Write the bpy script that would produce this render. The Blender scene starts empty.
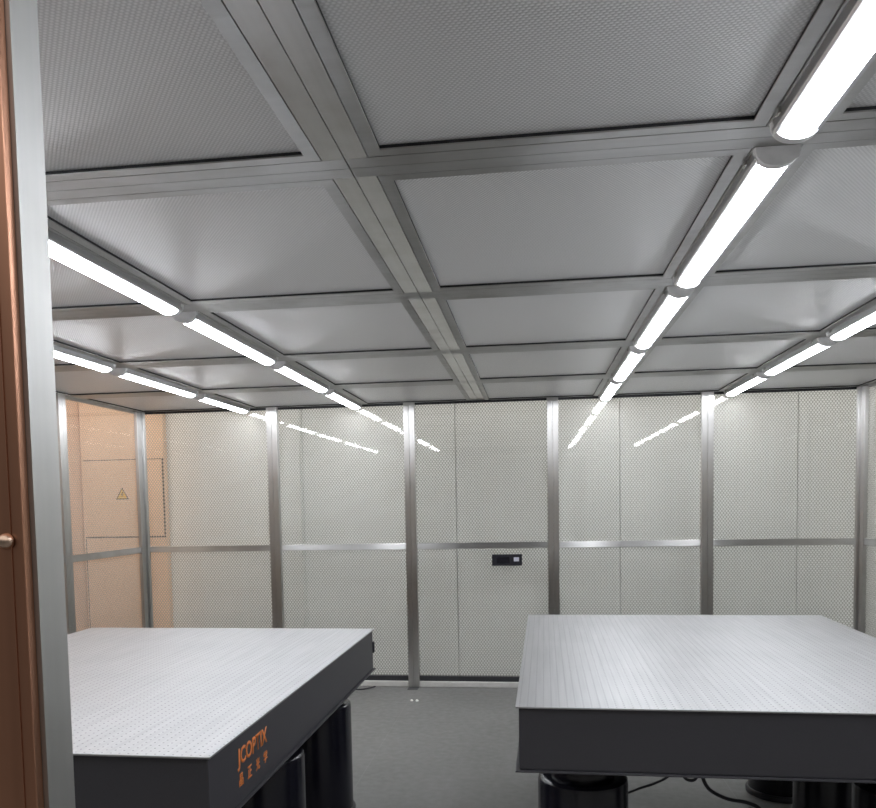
import bpy, bmesh, math, random
from mathutils import Vector, Matrix

random.seed(4)
sc = bpy.context.scene
COL = sc.collection

# ---------------------------------------------------------------- dimensions
XS = [-3.368, -2.405, -1.440, -0.4347, 0.578, 1.535, 2.53]     # ceiling grid lines across the room
YS = [0.76, 2.0107, 3.2687, 4.5061, 5.6751, 6.73]             # ceiling grid lines along the room
ZC = 2.366                                                    # underside of the ceiling frame
XL, XR, YF, YB = -3.368, 2.53, 0.76, 6.73
ZM = 1.182                                                    # middle rail of the walls

# ---------------------------------------------------------------- node helpers
class NT:
    def __init__(s, name):
        s.m = bpy.data.materials.new(name); s.m.use_nodes = True
        s.t = s.m.node_tree; s.t.nodes.clear()
        s.out = s.t.nodes.new('ShaderNodeOutputMaterial')
    def n(s, kind, **k):
        x = s.t.nodes.new(kind)
        for a, b in k.items(): setattr(x, a, b)
        return x
    def l(s, a, b): s.t.links.new(a, b)
    def put(s, sock, v):
        if isinstance(v, bpy.types.NodeSocket): s.l(v, sock)
        else: sock.default_value = v
    def math(s, op, a, b=0.0, c=0.0):
        x = s.n('ShaderNodeMath', operation=op)
        s.put(x.inputs[0], a); s.put(x.inputs[1], b); s.put(x.inputs[2], c)
        return x.outputs[0]
    def ramp(s, v, a, b, lo=0.0, hi=1.0):
        x = s.n('ShaderNodeMapRange'); x.clamp = True
        s.put(x.inputs[0], v); x.inputs[1].default_value = a; x.inputs[2].default_value = b
        s.put(x.inputs[3], lo); s.put(x.inputs[4], hi)
        return x.outputs[0]
    def mixc(s, f, a, b):
        x = s.n('ShaderNodeMix', data_type='RGBA')
        s.put(x.inputs[0], f); s.put(x.inputs[6], a); s.put(x.inputs[7], b)
        return x.outputs[2]
    def coords(s):
        x = s.n('ShaderNodeTexCoord'); y = s.n('ShaderNodeSeparateXYZ')
        s.l(x.outputs['Object'], y.inputs[0])
        return x.outputs['Object'], y.outputs
    def noise(s, vec, scale, detail=3.0, stretch=None):
        if stretch:
            mp = s.n('ShaderNodeMapping'); s.l(vec, mp.inputs[0]); mp.inputs['Scale'].default_value = stretch
            vec = mp.outputs[0]
        x = s.n('ShaderNodeTexNoise'); s.l(vec, x.inputs['Vector'])
        x.inputs['Scale'].default_value = scale; x.inputs['Detail'].default_value = detail
        return x.outputs[0]
    def lattice(s, u, v, a, b, stagger=True):
        """distance from the nearest point of a lattice (cell a x b, every other row shifted)"""
        uu = s.math('DIVIDE', u, a); vv = s.math('DIVIDE', v, b)
        if stagger:
            row = s.math('FLOOR', vv)
            odd = s.math('MODULO', s.math('ABSOLUTE', row), 2.0)
            uu = s.math('ADD', uu, s.math('MULTIPLY', odd, 0.5))
        du = s.math('MULTIPLY', s.math('SUBTRACT', s.math('FRACT', uu), 0.5), a)
        dv = s.math('MULTIPLY', s.math('SUBTRACT', s.math('FRACT', vv), 0.5), b)
        return s.math('SQRT', s.math('ADD', s.math('MULTIPLY', du, du), s.math('MULTIPLY', dv, dv)))
    def bsdf(s, color, rough=0.5, metal=0.0, spec=None, bump=None, bs=0.2, bd=0.001, **k):
        p = s.n('ShaderNodeBsdfPrincipled')
        s.put(p.inputs['Base Color'], color); s.put(p.inputs['Roughness'], rough); s.put(p.inputs['Metallic'], metal)
        if spec is not None: p.inputs['Specular IOR Level'].default_value = spec
        for a, b in k.items(): s.put(p.inputs[a.replace('_', ' ')], b)
        if bump is not None:
            bn = s.n('ShaderNodeBump'); bn.inputs['Strength'].default_value = bs; bn.inputs['Distance'].default_value = bd
            s.l(bump, bn.inputs['Height']); s.l(bn.outputs[0], p.inputs['Normal'])
        return p.outputs[0]
    def done(s, sh):
        s.l(sh, s.out.inputs[0]); return s.m

def rgb(r, g, b): return (r, g, b, 1.0)

def metal(name, col, rough, stretch, streak=0.10, blotch=0.0, aniso=None):
    t = NT(name); v, _ = t.coords()
    nz = t.noise(v, 45.0, 2.0, stretch)
    b = t.noise(v, 7.0, 4.0)
    c = t.mixc(t.ramp(nz, 0.3, 0.7), rgb(*[x * (1 - streak) for x in col]), rgb(*[min(1, x * (1 + streak)) for x in col]))
    if blotch: c = t.mixc(t.ramp(b, 0.45, 0.7, 0.0, blotch), c, rgb(col[0] * .72, col[1] * .71, col[2] * .67))
    r = t.ramp(b, 0.3, 0.7, rough, rough * 1.1)
    if aniso:                                                      # brushed along the axis: highlights spread across it
        tg = t.n('ShaderNodeTangent', direction_type='RADIAL', axis=aniso)
        return t.done(t.bsdf(c, r, 1.0, Anisotropic=.96, Tangent=tg.outputs[0]))
    return t.done(t.bsdf(c, r, 1.0))

def plain(name, col, rough, spec=None, var=0.08, scale=30.0, bs=0.0):
    t = NT(name); v, _ = t.coords(); nz = t.noise(v, scale, 4.0)
    c = t.mixc(t.ramp(nz, 0.3, 0.7), rgb(*[x * (1 - var) for x in col]), rgb(*[x * (1 + var) for x in col]))
    return t.done(t.bsdf(c, rough, 0.0, spec, bump=nz if bs else None, bs=bs, bd=0.001))

M = {}
M['alu_v'] = metal('brushed aluminium upright', (.60, .592, .580), .36, (1, 1, .01), .04, .2, 'Z')
M['alu_x'] = metal('brushed aluminium crosswise', (.60, .592, .580), .36, (.01, 1, 1), .04, .2, 'X')
M['alu_y'] = metal('brushed aluminium lengthwise', (.57, .566, .560), .33, (1, .01, 1), .04, .45, 'Y')
M['alu_c'] = metal('brushed aluminium ceiling beam', (.57, .566, .560), .33, (.01, 1, 1), .04, .45, 'X')
M['alu_jamb'] = metal('satin aluminium jamb', (.46, .46, .45), .42, (1, 1, .01), .05, .3)
M['copper'] = metal('brushed copper', (.45, .235, .155), .30, (1, 1, .02), .10, .3)
M['steel'] = metal('bright steel', (.72, .71, .68), .22, (1, 1, 1), .05)
M['stud'] = metal('polished zinc', (.9, .9, .88), .35, (1, 1, 1), .02)
M['bronze'] = metal('dull bronze', (.50, .37, .29), .28, (1, 1, 1), .05)
M['base_rail'] = plain('satin anodised rail', (.50, .49, .47), .35, .5, .06)
M['recess_black'] = plain('recess shade black', (.012, .012, .014), .6)  # stands in for the shade inside the ceiling panel recesses
M['black_strip'] = plain('black strip', (.02, .021, .024), .5)
M['table_black'] = plain('charcoal powder coat', (.040, .039, .045), .42, .4, .06, 200.0, .05)
M['leg_black'] = plain('glossy black paint', (.006, .006, .011), .25, .5)
M['plastic_black'] = plain('black plastic', (.010, .010, .016), .4)
M['cap_grey'] = plain('grey plastic', (.84, .84, .85), .4)
M['housing'] = metal('satin lamp housing', (.62, .62, .63), .32, (1, .02, 1), .04)
M['white_wall'] = plain('white wall board', (.94, .935, .915), .45, .3, .02, 3.0)
M['peach_wall'] = plain('peach wall board', (.86, .60, .43), .5, .3, .03, 3.0)
M['beige'] = plain('beige painted steel', (.88, .65, .48), .45, .3, .03, 4.0)
M['beige_edge'] = plain('dark door gap', (.10, .085, .075), .6)
M['sign_yellow'] = plain('sign yellow', (.85, .50, .02), .5)
M['sign_black'] = plain('sign black', (.03, .025, .02), .5)
M['orange'] = plain('orange print', (.62, .18, .04), .5, .3)
M['screen'] = plain('pale grey display', (.50, .50, .58), .3)

def mat_lamp():
    t = NT('lit diffuser'); e = t.n('ShaderNodeEmission')
    e.inputs[0].default_value = rgb(.92, .95, 1.0); e.inputs[1].default_value = LAMP
    return t.done(e.outputs[0])
LAMP = 32.0
M['lamp'] = mat_lamp()

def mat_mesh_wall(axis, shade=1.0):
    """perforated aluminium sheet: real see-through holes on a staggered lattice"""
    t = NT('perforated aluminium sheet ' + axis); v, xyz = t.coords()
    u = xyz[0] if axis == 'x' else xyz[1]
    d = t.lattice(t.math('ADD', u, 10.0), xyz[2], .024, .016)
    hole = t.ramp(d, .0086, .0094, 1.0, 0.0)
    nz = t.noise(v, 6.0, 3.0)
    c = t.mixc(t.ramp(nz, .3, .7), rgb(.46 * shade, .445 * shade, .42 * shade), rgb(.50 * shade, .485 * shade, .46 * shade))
    met = t.bsdf(c, .75, .0, .15)
    tr = t.n('ShaderNodeBsdfTransparent')
    mx = t.n('ShaderNodeMixShader'); t.put(mx.inputs[0], hole); t.l(met, mx.inputs[1]); t.l(tr.outputs[0], mx.inputs[2])
    return t.done(mx.outputs[0])
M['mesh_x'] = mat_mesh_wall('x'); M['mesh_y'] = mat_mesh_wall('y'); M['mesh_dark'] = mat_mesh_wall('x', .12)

def mat_pane():
    t = NT('clear acrylic')
    tr = t.n('ShaderNodeBsdfTransparent'); gl = t.n('ShaderNodeBsdfGlossy'); gl.inputs['Roughness'].default_value = 0.03
    fr = t.n('ShaderNodeFresnel'); ge = t.n('ShaderNodeNewGeometry')
    t.put(fr.inputs['IOR'], t.ramp(ge.outputs['Backfacing'], 0.0, 1.0, 1.42, 1 / 1.42))   # same reflectance from both faces of the thin sheet
    tr.inputs[0].default_value = rgb(.985, .99, .98)
    mx = t.n('ShaderNodeMixShader'); t.l(fr.outputs[0], mx.inputs[0]); t.l(tr.outputs[0], mx.inputs[1]); t.l(gl.outputs[0], mx.inputs[2])
    return t.done(mx.outputs[0])
M['pane'] = mat_pane()

def mat_ceiling():
    t = NT('honeycomb ceiling sheet'); v, xyz = t.coords()
    d = t.lattice(t.math('ADD', xyz[0], 10.0), xyz[1], .0105, .0075)
    k = t.ramp(d, .0015, .0050, 1.0, 0.0)
    nz = t.noise(v, 1.2, 3.0)
    base = t.mixc(k, rgb(.61, .61, .62), rgb(.82, .82, .832))
    return t.done(t.bsdf(base, .34, .12, .9, bump=k, bs=.35, bd=.002))
M['ceil'] = mat_ceiling()

def mat_tabletop():
    t = NT('stainless table top with tapped holes'); v, xyz = t.coords()
    d = t.lattice(t.math('ADD', xyz[0], 10.0 + .0), t.math('ADD', xyz[1], 10.0), .025, .025, False)
    hole = t.ramp(d, .0026, .0038, 1.0, 0.0)
    rim = t.ramp(d, .0036, .0046, 1.0, 0.0)
    up = t.n('ShaderNodeNewGeometry'); sx = t.n('ShaderNodeSeparateXYZ'); t.l(up.outputs['Normal'], sx.inputs[0])
    top = t.math('GREATER_THAN', sx.outputs[2], .7)
    hole = t.math('MULTIPLY', hole, top)
    nz = t.noise(v, 60.0, 3.0, (1.0, .03, 1.0)); bl = t.noise(v, 2.5, 3.0)
    c = t.mixc(t.ramp(nz, .3, .7), rgb(.375, .375, .38), rgb(.435, .435, .44))
    c = t.mixc(t.math('MULTIPLY', rim, .25), c, rgb(.9, .9, .9))
    c = t.mixc(hole, c, rgb(.09, .09, .095))
    r = t.math('ADD', t.ramp(bl, .3, .7, .44, .52), 0.0)
    return t.done(t.bsdf(c, r, t.math('SUBTRACT', .92, t.math('MULTIPLY', hole, .8)), bump=nz, bs=.06, bd=.0005))
M['top'] = mat_tabletop()

def mat_floor():
    t = NT('dark grey vinyl floor'); v, xyz = t.coords()
    a = t.noise(v, 260.0, 2.0); b = t.noise(v, 1.6, 4.0); c0 = t.noise(v, 22.0, 4.0)
    c = t.mixc(t.ramp(b, .3, .7), rgb(.130, .128, .124), rgb(.158, .156, .151))
    c = t.mixc(t.ramp(a, .35, .65, 0, .35), c, rgb(.20, .20, .194))
    fx = t.math('FRACT', t.math('DIVIDE', t.math('ADD', xyz[0], 10.98), 2.0))
    seam = t.math('LESS_THAN', fx, .0015)
    c = t.mixc(t.math('MULTIPLY', seam, .5), c, rgb(.24, .24, .235))
    return t.done(t.bsdf(c, t.ramp(c0, .3, .7, .36, .5), 0.0, .4, bump=a, bs=.05, bd=.0005))
M['floor'] = mat_floor()

# ---------------------------------------------------------------- mesh helpers
def box(bm, x0, x1, y0, y1, z0, z1, bev=0.0):
    vs = [bm.verts.new((x, y, z)) for z in (z0, z1) for y in (y0, y1) for x in (x0, x1)]
    fs = [bm.faces.new([vs[i] for i in q]) for q in ((0, 2, 3, 1), (4, 5, 7, 6), (0, 1, 5, 4), (2, 6, 7, 3), (0, 4, 6, 2), (1, 3, 7, 5))]
    if bev > 0:
        es = list({e for f in fs for e in f.edges})
        bmesh.ops.bevel(bm, geom=es, offset=bev, segments=2, profile=.5, affect='EDGES')
def quad(bm, pts): bm.faces.new([bm.verts.new(p) for p in pts])
def lathe(bm, prof, cx=0.0, cy=0.0, n=48):
    rings = []
    for r, z in prof:
        rings.append([bm.verts.new((cx + r * math.cos(2 * math.pi * i / n), cy + r * math.sin(2 * math.pi * i / n), z)) for i in range(n)] if r > 1e-6 else [bm.verts.new((cx, cy, z))])
    for a, b in zip(rings, rings[1:]):
        for i in range(n):
            j = (i + 1) % n
            if len(a) == 1 and len(b) == 1: continue
            if len(a) == 1: bm.faces.new((a[0], b[j], b[i]))
            elif len(b) == 1: bm.faces.new((a[i], a[j], b[0]))
            else: bm.faces.new((a[i], a[j], b[j], b[i]))
def extrude_y(bm, prof, y0, y1, caps=True):
    a = [bm.verts.new((x, y0, z)) for x, z in prof]; b = [bm.verts.new((x, y1, z)) for x, z in prof]
    n = len(prof)
    for i in range(n):
        j = (i + 1) % n; bm.faces.new((a[i], b[i], b[j], a[j]))
    if caps: bm.faces.new(a); bm.faces.new(b[::-1])
def tube(bm, pts, r, n=10):
    P = [Vector(p) for p in pts]; rings = []
    # smooth the path
    S = []
    for i in range(len(P) - 1):
        p0 = P[max(i - 1, 0)]; p1 = P[i]; p2 = P[i + 1]; p3 = P[min(i + 2, len(P) - 1)]
        for k in range(8):
            q = k / 8.0
            S.append(.5 * ((2 * p1) + (p2 - p0) * q + (2 * p0 - 5 * p1 + 4 * p2 - p3) * q * q + (3 * p1 - p0 - 3 * p2 + p3) * q ** 3))
    S.append(P[-1])
    ref = Vector((0.31, 0.2, 1)).normalized()
    for i, p in enumerate(S):
        t = (S[min(i + 1, len(S) - 1)] - S[max(i - 1, 0)]).normalized()
        u = t.cross(ref)
        if u.length < 1e-3: u = t.cross(Vector((1, 0, 0)))
        u.normalize(); w = t.cross(u)
        rings.append([bm.verts.new(p + (u * math.cos(2 * math.pi * k / n) + w * math.sin(2 * math.pi * k / n)) * r) for k in range(n)])
    for a, b in zip(rings, rings[1:]):
        for k in range(n): bm.faces.new((a[k], a[(k + 1) % n], b[(k + 1) % n], b[k]))
    bm.faces.new(rings[0][::-1]); bm.faces.new(rings[-1])

def obj(name, bm, m, parent=None, smooth=False):
    bmesh.ops.recalc_face_normals(bm, faces=bm.faces[:])
    me = bpy.data.meshes.new(name); bm.to_mesh(me); bm.free()
    me.materials.append(M[m] if isinstance(m, str) else m)
    if smooth:
        for p in me.polygons: p.use_smooth = True
        me.set_sharp_from_angle(angle=math.radians(35))
    o = bpy.data.objects.new(name, me); COL.objects.link(o)
    if parent: o.parent = parent
    return o
def struct(name, bm, m, parent=None, **k):
    o = obj(name, bm, m, parent, **k)
    if not parent: o['kind'] = 'structure'
    return o
def thing(name, label, cat, loc=(0, 0, 0), group=None, rz=0.0):
    o = bpy.data.objects.new(name, None); o.empty_display_size = .1; COL.objects.link(o)
    o.location = loc; o.rotation_euler = (0, 0, rz)
    o['label'] = label; o['category'] = cat
    if group: o['group'] = group
    return o
def tag(o, label, cat, group=None):
    o['label'] = label; o['category'] = cat
    if group: o['group'] = group
    return o
def dup(root, loc, label, rz=0.0):
    r = root.copy(); COL.objects.link(r); r.location = loc; r.rotation_euler = (0, 0, rz); r['label'] = label
    for ch in list(root.children):
        c = ch.copy(); COL.objects.link(c); c.parent = r
        for g in list(ch.children):
            d = g.copy(); COL.objects.link(d); d.parent = c
    return r
B = bmesh.new

# ---------------------------------------------------------------- the setting
bm = B(); box(bm, -4.6, 3.4, -1.5, 7.6, -.05, 0); struct('floor', bm, 'floor')

# outer room behind the perforated walls
bm = B()
seams = [-4.6, -2.05, -.667, .740, 2.185, 3.4]
for a, b in zip(seams, seams[1:]): box(bm, a + .004, b - .004, 7.17, 7.21, 0, 2.75)
box(bm, -4.6, 3.4, 7.215, 7.6, 0, 2.75)
struct('wall_outer_back', bm, 'white_wall')
bm = B(); box(bm, -4.6, -4.155, .2, 7.169, 0, 2.75); struct('wall_outer_left', bm, 'peach_wall')
bm = B(); box(bm, 3.2, 3.4, .2, 7.169, 0, 2.75); struct('wall_outer_right', bm, 'white_wall')
bm = B(); box(bm, -2.255, -2.062, 7.11, 7.1695, 0, 2.75); struct('trim_1', bm, 'white_wall')

# perforated walls of the enclosure with a clear pane on the room side
def wall(name, axis, c, a0, a1, side):
    """thin perforated sheet in the plane x = c or y = c; side = direction of the room"""
    bm = B()
    gaps = [(.085, ZM - .012), (ZM + .012, ZC + .02)]
    th = .0015
    for z0, z1 in gaps:
        if axis == 'x': quad(bm, [(a0, c, z0), (a1, c, z0), (a1, c, z1), (a0, c, z1)])
        else: quad(bm, [(c, a0, z0), (c, a1, z0), (c, a1, z1), (c, a0, z1)])
    w = struct(name, bm, 'mesh_' + axis)
    bm = B()
    p0, p1 = sorted((c + side * .006, c + side * .010))
    if axis == 'x': box(bm, a0, a1, p0, p1, .085, ZC + .012)
    else: box(bm, p0, p1, a0, a1, .085, ZC + .012)
    obj('acrylic_pane', bm, 'pane', w)
    return w
wall('wall_back', 'x', YB, XL, XR, -1)
wall('wall_left', 'y', XL, YF, YB, 1)
wall('wall_right', 'y', XR, YF, YB, -1)
DX0, DX1, DZ = -.458, .80, 2.20                                    # doorway in the front wall
bm = B()
for x0, x1, z0, z1 in ((XL, DX0 - .10, .085, ZC), (DX1 + .1, XR, .085, ZC), (DX0 - .1, DX1 + .1, DZ + .06, ZC)):
    quad(bm, [(x0, YF - .01, z0), (x1, YF - .01, z0), (x1, YF - .01, z1), (x0, YF - .01, z1)])
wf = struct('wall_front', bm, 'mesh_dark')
bm = B()
box(bm, XL, DX0 - .1, YF - .004, YF, .085, ZC); box(bm, DX1 + .1, XR, YF - .004, YF, .085, ZC)
obj('acrylic_pane', bm, 'pane', wf)

# doorway: aluminium frame with a copper contact strip outside
def jamb_bm(x, s):
    bm = B()
    # box section whose reveal faces the doorway, with a shallow step towards the room
    prof = [(x, .702), (x, .733), (x - s * .0015, .7345), (x - s * .0015, .748), (x - s * .09, .748), (x - s * .09, .702)]
    a = [bm.verts.new((px, py, 0)) for px, py in prof]; b = [bm.verts.new((px, py, DZ)) for px, py in prof]
    n = len(prof)
    for i in range(n): bm.faces.new((a[i], a[(i + 1) % n], b[(i + 1) % n], b[i]))
    bm.faces.new(a); bm.faces.new(b)
    return bm
door = struct('door_1', jamb_bm(DX0, 1), 'alu_jamb')
obj('door_jamb', jamb_bm(DX1, -1), 'alu_jamb', door)
bm = B(); box(bm, DX0 - .09, DX1 + .09, .702, .748, DZ, DZ + .06, .002); obj('door_head', bm, 'alu_x', door)
bm = B(); box(bm, DX0 - .30, DX0 - .0045, .690, .7018, 0, DZ + .06, .0012); cs = obj('copper_strip', bm, 'copper', door)
bm = B(); box(bm, DX0 - .042, DX0 - .016, .6888, .6902, 0, DZ + .06, .0004); obj('contact_spring', bm, 'copper', cs)
bm = B()
lathe(bm, [(0, .0085), (.003, .0083), (.0055, .0065), (.0072, .003), (.0075, 0), (0, 0)], n=24)
bo = obj('bolt', bm, 'bronze', door, True); bo.location = (-.4785, .6888, 1.521); bo.rotation_euler = (math.pi / 2, 0, 0)

# ---- ceiling
bm = B()
quad(bm, [(XL, YF, ZC + .011), (XR, YF, ZC + .011), (XR, YB, ZC + .011), (XL, YB, ZC + .011)])
box(bm, XL - .04, XR + .04, YF - .04, YB + .04, ZC + .03, ZC + .10)
ceil = struct('ceiling', bm, 'ceil')
HB, HL = .055, .090                                                # half width of a beam, and with its lip
gb = B()
for i in range(6):
    for j in range(5):
        x0, x1, y0, y1 = XS[i], XS[i + 1], YS[j], YS[j + 1]
        ax0 = x0 + (.02 if i == 0 else HB + .003); ax1 = x1 - (.02 if i == 5 else HB + .003)
        ay0 = y0 + (.02 if j == 0 else HB + .003); ay1 = y1 - (.012 if j == 4 else HB + .003)
        w = HL - HB - .002
        wx0 = w; wy1 = w if j < 4 else .012
        z = ZC + .0006; zt = ZC + .011
        for side in range(4):
            bm = B() if side == 0 else bm
            o = [(ax0, ay0), (ax1, ay0), (ax1, ay1), (ax0, ay1)]
            q = [(ax0 + w, ay0 + w), (ax1 - w, ay0 + w), (ax1 - w, ay1 - wy1), (ax0 + w, ay1 - wy1)]
            k = (side + 1) % 4
            e = .0004                                              # hairline mitre joints
            quad(bm, [(*o[side], z), (*o[k], z), (*q[k], z - .0005), (*q[side], z - .0005)])
            quad(bm, [(*o[side], z), (*o[k], z), (*o[k], zt), (*o[side], zt)])
            quad(bm, [(*q[side], z - .0005), (*q[k], z - .0005), (*q[k], z + .003), (*q[side], z + .003)])
            quad(gb, [(*q[side], z + .003), (*q[k], z + .003), (*q[k], zt), (*q[side], zt)])
        f = obj('panel_frame', bm, 'alu_c', ceil)
obj('recess_shade', gb, 'recess_black', ceil)  # black faces painting the shadow line where each ceiling panel is recessed
tn = 2
for i in range(1, 6):                                              # lengthwise beams, two profiles with a seam between them
    bm = B(); x = XS[i]
    for j in range(5):
        a = YS[j] + (HB + .0008 if j else .0); b = YS[j + 1] - (HB + .0008 if j < 4 else .0)
        box(bm, x - HB, x - .0013, a, b, ZC, ZC + .029, .0008); box(bm, x + .0013, x + HB, a, b, ZC, ZC + .029, .0008)
    struct('trim_%d' % tn, bm, 'alu_y'); tn += 1
for j in range(1, 5):                                              # crosswise beams
    bm = B(); y = YS[j]
    for xa, xb in ((XL, XS[3] - .0013), (XS[3] + .0013, XR)):
        box(bm, xa, xb, y - HB, y - .0008, ZC, ZC + .0285, .0008); box(bm, xa, xb, y + .0008, y + HB, ZC, ZC + .0285, .0008)
    struct('trim_%d' % tn, bm, 'alu_c'); tn += 1
bm = B()                                                           # top edge of the walls
box(bm, XL, XL + .019, YF, YB, ZC - .022, ZC + .011); box(bm, XR - .019, XR, YF, YB, ZC - .022, ZC + .011)
struct('trim_%d' % tn, bm, 'alu_y'); tn += 1
bm = B(); box(bm, XL + .019, XR - .019, YB - .011, YB + .004, ZC - .018, ZC + .011); struct('trim_%d' % tn, bm, 'black_strip'); tn += 1

# ---- rails of the walls
PX = [-2.167, -1.001, .164, 1.3626]
edges = [XL + .03] + PX + [XR - .03]
for a, b in zip(edges, edges[1:]):
    bm = B(); box(bm, a + (.045 if a in PX else .02), b - (.045 if b in PX else .02), YB - .032, YB - .010, ZM - .025, ZM + .025, .0015)
    struct('trim_%d' % tn, bm, 'alu_x'); tn += 1
bm = B(); box(bm, XL + .012, XL + .032, YF, YB - .07, ZM - .025, ZM + .025, .0015); struct('trim_%d' % tn, bm, 'alu_y'); tn += 1
bm = B(); box(bm, XR - .032, XR - .012, YF, YB - .07, ZM - .025, ZM + .025, .0015); struct('trim_%d' % tn, bm, 'alu_y'); tn += 1
def base(name, x0, x1, y0, y1, axis):
    bm = B(); box(bm, x0, x1, y0, y1, 0, .048, .006); o = struct(name, bm, 'base_rail')
    bm = B()
    if axis == 'x': box(bm, x0, x1, max(y0, y1) - .022, max(y0, y1), .048, .089)
    elif x0 < 0: box(bm, x0, x0 + .022, y0, y1, .048, .089)
    else: box(bm, x1 - .022, x1, y0, y1, .048, .089)
    obj('black_seal', bm, 'black_strip', o)
base('baseboard_back', XL + .05, XR - .05, YB - .045, YB - .003, 'x')
base('baseboard_left', XL + .003, XL + .045, YF, YB - .05, 'y')
base('baseboard_right', XR - .045, XR - .003, YF, YB - .05, 'y')

# ---- posts
def make_post(label):
    t = thing('wall_post', label, 'post', group='aluminium posts of the mesh walls')
    for s in (-1, 1):
        bm = B(); a, b = (-.045, -.0008) if s < 0 else (.0008, .045)
        box(bm, a, b, -.062, -.011, 0.004, ZC - .026, .002); obj('profile', bm, 'alu_v', t)
    bm = B(); box(bm, -.045, .045, -.060, -.011, ZC - .026, ZC - .0005, .001); obj('top_bracket', bm, 'alu_x', t)
    bm = B(); box(bm, -.043, .043, -.150, -.0625, 0, .003, .001); obj('foot_plate', bm, 'black_strip', t)
    return t
names = ['aluminium post on the back wall nearest its left corner post, behind the left table',
         'aluminium post on the back wall standing on the open floor between the two tables',
         'aluminium post on the back wall just right of the small black display box',
         'aluminium post on the back wall furthest right, behind the middle of the right table']
p0 = make_post(names[0]); p0.location = (PX[0], YB, 0)
for x, n in zip(PX[1:], names[1:]): dup(p0, (x, YB, 0), n)
dup(p0, (XL, 5.455, 0), 'aluminium post in the left wall, just right of the doorway frame', math.pi / 2)
dup(p0, (XL, 4.34, 0), 'aluminium post in the left wall, hidden behind the doorway frame beside the left table', math.pi / 2)
dup(p0, (XL, 3.15, 0), 'aluminium post in the left wall nearest the doorway', math.pi / 2)
for y, n in ((5.5353, 'aluminium post in the right wall nearest the back corner'), (4.34, 'aluminium post in the right wall beside the right table'), (3.15, 'aluminium post in the right wall nearest the doorway')):
    dup(p0, (XR, y, 0), n, -math.pi / 2)
def corner(x, s, label):
    t = thing('corner_post', label, 'post', (x, YB, 0), 'aluminium corner posts')
    bm = B(); box(bm, *sorted((s * .010, s * .060)), -.054, -.011, 0, ZC - .001, .004); obj('profile', bm, 'alu_v', t)
    bm = B(); box(bm, *sorted((s * .011, s * .040)), -.125, -.0545, 0, ZC - .001, .003); obj('profile', bm, 'alu_v', t)
corner(XL, 1, 'aluminium corner post where the peach left wall meets the back wall')
corner(XR, -1, 'aluminium corner post where the right wall meets the back wall')

# ---------------------------------------------------------------- lamps
def lamp_parts(t, L):
    z0 = ZC - .0005
    bm = B(); extrude_y(bm, [(-.050, z0), (.050, z0), (.050, z0 - .022), (.046, z0 - .0275), (-.046, z0 - .0275), (-.050, z0 - .022)], 0, L)
    obj('housing', bm, 'housing', t)
    n = 10
    arc = [(.0345 * math.cos(math.pi * k / n), z0 - .0278 - .015 * math.sin(math.pi * k / n)) for k in range(n + 1)]
    bm = B(); extrude_y(bm, arc, .014, L - .014); obj('diffuser', bm, 'lamp', t, True)
    for a, b in ((-.010, .014), (L - .014, L + .010)):
        n2 = 14
        pr = [(.0505 * math.cos(math.pi * k / n2), z0 - .010 - .035 * math.sin(math.pi * k / n2)) for k in range(n2 + 1)] + [(-.0525, z0 - .0005), (.0525, z0 - .0005)]
        bm = B(); extrude_y(bm, pr, a, b); obj('end_cap', bm, 'cap_grey', t, True)
    bm = B(); box(bm, -.011, .011, L + .0105, L + .030, z0 - .028, z0 - .010, .002); obj('cable_gland', bm, 'cap_grey', t)
    for y in (.06, L - .08):
        bm = B(); box(bm, -.060, -.0525, y, y + .022, z0 - .014, z0 - .001, .001); obj('clip', bm, 'steel', t)
rows = {-2.405: 'leftmost row near the left wall', -1.445: 'row just left of the ceiling seam', .578: 'row just right of the ceiling seam', 1.535: 'rightmost row near the right wall'}
order = ['first from the doorway', 'second from the doorway', 'third from the doorway', 'second from the back wall', 'touching the back wall']
for x, rn in rows.items():
    for j in range(5):
        a = YS[j] + (.060 if j else .10); b = YS[j + 1] - (.075 if j < 4 else .055)
        t = thing('ceiling_lamp', 'white batten lamp, %s, %s' % (order[j], rn), 'lamp', (x, a, 0), 'batten lamps along the ceiling beams')
        lamp_parts(t, b - a)

# ---------------------------------------------------------------- optical tables
def optical_table(label, x0, x1, y0, y1, legs_y, group, rz=0.0):
    """origin at the floor below the front left corner"""
    W, D = x1 - x0, y1 - y0
    t = thing('optical_table', label, 'optical table', (x0, y0, 0), group, math.radians(rz))
    zt, zb = .901, .690
    bm = B(); box(bm, 0, W, 0, D, zt - .006, zt, .0012); obj('table_top', bm, 'top', t)
    bm = B(); box(bm, .010, W - .010, .010, D - .010, zb + .006, zt - .0065, .003); obj('side_panel', bm, 'table_black', t)
    bm = B(); box(bm, -.002, W + .002, -.002, D + .002, zb, zb + .0055, .001); obj('bottom_flange', bm, 'table_black', t)
    for ly in legs_y:
        for lx in (.224, W - .256):
            bm = B()
            lathe(bm, [(0, .0), (.160, .0), (.160, .535), (.158, .549), (.150, .557), (.142, .560), (.118, .560), (0, .560)], lx, ly, 64)
            lg = obj('leg', bm, 'leg_black', t, True)
            bm = B(); lathe(bm, [(0, .5605), (.112, .5605), (.112, .640), (.104, .652), (.104, .6898), (0, .6898)], lx, ly, 48); obj('piston', bm, 'leg_black', lg, True)
            bm = B(); lathe(bm, [(.1605, .0005), (.172, .0005), (.172, .022), (.168, .028), (.1605, .030)], lx, ly, 64); obj('base_flange', bm, 'plastic_black', lg, True)
    return t, W, D
LT, LW, LD = optical_table('stainless topped black optical table at left with orange lettering on its side', -2.403, -.835, 1.990, 4.120, (.37, 1.13, 1.95), 'optical tables', -.5)
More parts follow.
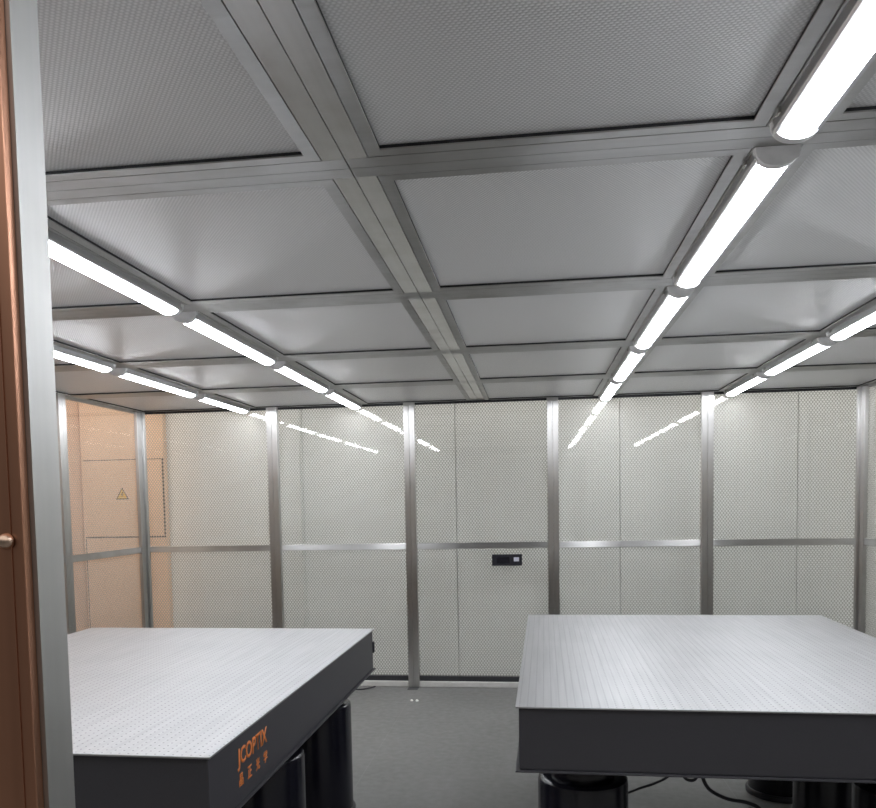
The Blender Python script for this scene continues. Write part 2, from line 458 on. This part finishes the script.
RT, RW, RD = optical_table('stainless topped black optical table at right, plain front side facing the doorway', -.061, 1.500, 2.545, 4.625, (.40, 1.08, 1.86), 'optical tables', -.8)
# bracket on the far end of the left table
bm = B(); box(bm, LW - .090, LW - .004, LD - .0095, LD + .016, .775, .832, .003); obj('end_bracket', bm, 'plastic_black', LT)

def text_mesh(body, width, height, bold=0.0):
    cu = bpy.data.curves.new('lettering', 'FONT'); cu.body = body; cu.offset = bold; cu.resolution_u = 3
    o = bpy.data.objects.new('lettering', cu); COL.objects.link(o)
    bpy.context.view_layer.update()
    me = bpy.data.meshes.new_from_object(o.evaluated_get(bpy.context.evaluated_depsgraph_get()))
    bpy.data.objects.remove(o); bpy.data.curves.remove(cu)
    xs = [v.co.x for v in me.vertices]; ys = [v.co.y for v in me.vertices]
    for v in me.vertices:
        v.co.x = (v.co.x - min(xs)) / (max(xs) - min(xs)) * width; v.co.y = (v.co.y - min(ys)) / (max(ys) - min(ys)) * height; v.co.z = 0
    bm = B(); bm.from_mesh(me); bpy.data.meshes.remove(me)
    return bm
def put_text(body, y, z, w, h, bold=0.0):
    bm = text_mesh(body, w, h, bold)
    ex = bmesh.ops.extrude_face_region(bm, geom=bm.faces[:])
    for v in [g for g in ex['geom'] if isinstance(g, bmesh.types.BMVert)]: v.co.z += .0008
    for v in bm.verts:
        a, b, c = v.co; v.co = (LW - .0099 + c, y - 1.990 + a, z + b)
    return obj('lettering', bm, 'orange', LT)
put_text('JCOPTIX', 2.205, .787, .255, .066, .028)
for k, g in enumerate('晶正光学'): put_text(g, 2.213 + k * .070, .741, .034, .037, .02)

# ---------------------------------------------------------------- small things
t = thing('display_unit', 'small black display box fixed to the back mesh wall below the middle rail', 'display box', (-.2135, YB - .0105, 1.0615))
bm = B(); box(bm, -.122, .122, -.040, 0, -.046, .046, .004); obj('housing', bm, 'plastic_black', t)
bm = B(); box(bm, .055, .098, -.0415, -.0402, -.012, .022, .0005); obj('screen', bm, 'screen', t)
bm = B(); box(bm, -.085, .02, -.0412, -.0402, -.028, .028, .0004); obj('front_window', bm, 'leg_black', t)

t = thing('electrical_cabinet', 'tall beige electrical cabinet with yellow warning triangle, seen through the mesh corner at left', 'electrical cabinet', (-4.146, 7.10, 0))
CW = .815
bm = B(); box(bm, 0, CW, 0, .068, 0, 2.72, .006); obj('body', bm, 'beige', t)
bm = B()
for x0, x1, z0, z1 in ((.02, CW - .01, 1.270, 1.282), (.02, CW - .01, 1.984, 1.992), (CW - .022, CW - .010, 1.27, 1.99)):
    box(bm, x0, x1, -.002, .001, z0, z1)
dr = obj('door', bm, 'beige_edge', t)
bm = B(); box(bm, .030, CW - .024, -.004, .0005, 1.284, 1.982, .001); obj('door_leaf', bm, 'beige', dr)
bm = B(); box(bm, .018, .024, -.002, .001, .05, 1.26); obj('panel_gap', bm, 'beige_edge', t)
def tri(bm, cx, z, w, h, y0, y1):
    a = [bm.verts.new((cx - w / 2, y0, z)), bm.verts.new((cx + w / 2, y0, z)), bm.verts.new((cx, y0, z + h))]
    b = [bm.verts.new((v.co.x, y1, v.co.z)) for v in a]
    bm.faces.new(a); bm.faces.new(b)
    for i in range(3): bm.faces.new((a[i], a[(i + 1) % 3], b[(i + 1) % 3], b[i]))
sx = -3.748 + 4.146
bm = B(); tri(bm, sx, 1.624, .128, .112, -.0060, -.0042); sg = obj('warning_sign', bm, 'sign_black', t)
bm = B(); tri(bm, sx, 1.633, .098, .086, -.0068, -.0061); obj('sign_face', bm, 'sign_yellow', sg)
bm = B()
bolt = [(.004, .078), (-.012, .040), (-.001, .042), (-.006, .012), (.012, .050), (.002, .048), (.010, .076)]
a = [bm.verts.new((sx + p[0] * .8, -.0074, 1.630 + p[1] * .8)) for p in bolt]; b = [bm.verts.new((v.co.x, -.0069, v.co.z)) for v in a]
bm.faces.new(a); bm.faces.new(b)
for i in range(7): bm.faces.new((a[i], a[(i + 1) % 7], b[(i + 1) % 7], b[i]))
obj('lightning_mark', bm, 'sign_black', sg)

for x, w in ((-.953, 'left'), (-.910, 'right')):
    bm = B(); lathe(bm, [(0, 0), (.013, 0), (.013, .003), (.010, .009), (.005, .012), (0, .0125)], n=20)
    o = obj('floor_stud', bm, 'stud', smooth=True); o.location = (x, 6.21, 0)
    tag(o, '%s one of two tiny shiny studs on the floor before the middle post' % w, 'floor stud', 'shiny studs on the floor')
def cable(pts, r, label, group=None):
    bm = B(); tube(bm, pts, r); o = obj('cable', bm, 'plastic_black', smooth=True); tag(o, label, 'cable', group); return o
cable([(-1.62, 6.62, .006), (-1.50, 6.56, .006), (-1.43, 6.55, .006), (-1.37, 6.60, .006), (-1.33, 6.66, .006)], .006, 'thin black cable lying at the foot of the back wall behind the left table')
cable([(.328, 3.02, .458), (.391, 3.1, .454), (.438, 3.1, .471), (.486, 3.1, .496), (.53, 3.1, .535), (.60, 3.1, .60), (.66, 3.1, .684)], .0045, 'thin black cable running from the right table front left leg up underneath')
cable([(.52, 3.15, .684), (.535, 3.15, .58), (.553, 3.15, .504), (.568, 3.15, .477), (.597, 3.15, .474), (.612, 3.15, .501), (.625, 3.15, .58), (.63, 3.15, .684)], .006, 'short black cable loop hanging below the middle of the right table')
cable([(.60, 3.05, .684), (.605, 3.08, .60), (.617, 3.1, .514), (.631, 3.1, .473), (.656, 3.1, .447), (.71, 3.1, .422), (.782, 3.1, .409), (.832, 3.1, .376), (.88, 3.1, .25), (.90, 3.12, .08), (.86, 3.15, .008), (.7, 3.3, .0075)], .007, 'long black cable hanging from the right table down to the floor')

# ---------------------------------------------------------------- ambient light of the outer lab, added fill light and camera
w = bpy.data.worlds.new('outer lab'); sc.world = w; w.use_nodes = True
wt = w.node_tree; bgn = wt.nodes['Background']                     # dim lab around, its lit ceiling overhead
tc = wt.nodes.new('ShaderNodeTexCoord'); sp = wt.nodes.new('ShaderNodeSeparateXYZ'); rp = wt.nodes.new('ShaderNodeValToRGB')
wt.links.new(tc.outputs['Generated'], sp.inputs[0]); wt.links.new(sp.outputs[2], rp.inputs[0]); wt.links.new(rp.outputs[0], bgn.inputs[0])
rp.color_ramp.elements[0].position = .22; rp.color_ramp.elements[0].color = rgb(.09, .085, .08)
rp.color_ramp.elements[1].position = .50; rp.color_ramp.elements[1].color = rgb(1.0, .97, .93)
bgn.inputs[1].default_value = 1.2

ld = bpy.data.lights.new('added fill light', 'AREA'); ld.shape = 'RECTANGLE'; ld.size = .5; ld.size_y = 3.0; ld.energy = 13; ld.color = (1.0, .86, .74)  # added warm fill, brightens the peach wall and cabinet outside the left corner
lo = bpy.data.objects.new('added_fill_light', ld); COL.objects.link(lo); lo.location = (-3.85, 5.4, 2.9)
f, yaw, pitch, roll, cx, cy = 815.2339, .1365, -.0647, -.0191, 421.556, 554.614
fw = Vector((-math.sin(yaw) * math.cos(pitch), math.cos(yaw) * math.cos(pitch), math.sin(pitch)))
r = Vector((math.cos(yaw), math.sin(yaw), 0)); u = r.cross(fw)
r2 = r * math.cos(roll) + u * math.sin(roll); u2 = -r * math.sin(roll) + u * math.cos(roll)
cam = bpy.data.cameras.new('camera'); co = bpy.data.objects.new('camera', cam); COL.objects.link(co)
co.matrix_world = Matrix(((r2.x, u2.x, -fw.x, 0), (r2.y, u2.y, -fw.y, 0), (r2.z, u2.z, -fw.z, 1.55), (0, 0, 0, 1)))
cam.sensor_fit = 'HORIZONTAL'; cam.sensor_width = 36.0; cam.lens = f / 876 * 36
cam.shift_x = (438 - cx) / 876; cam.shift_y = (cy - 404) / 876; cam.clip_start = .02
sc.camera = co
sc.view_settings.view_transform = 'Standard'; sc.view_settings.look = 'None'
sc.view_settings.gamma = 1; sc.view_settings.exposure = 0.25
sc.cycles.transparent_max_bounces = 24; sc.cycles.max_bounces = 10; sc.cycles.diffuse_bounces = 6
sc.cycles.sample_clamp_indirect = 6.0
sc.cycles.use_denoising = True
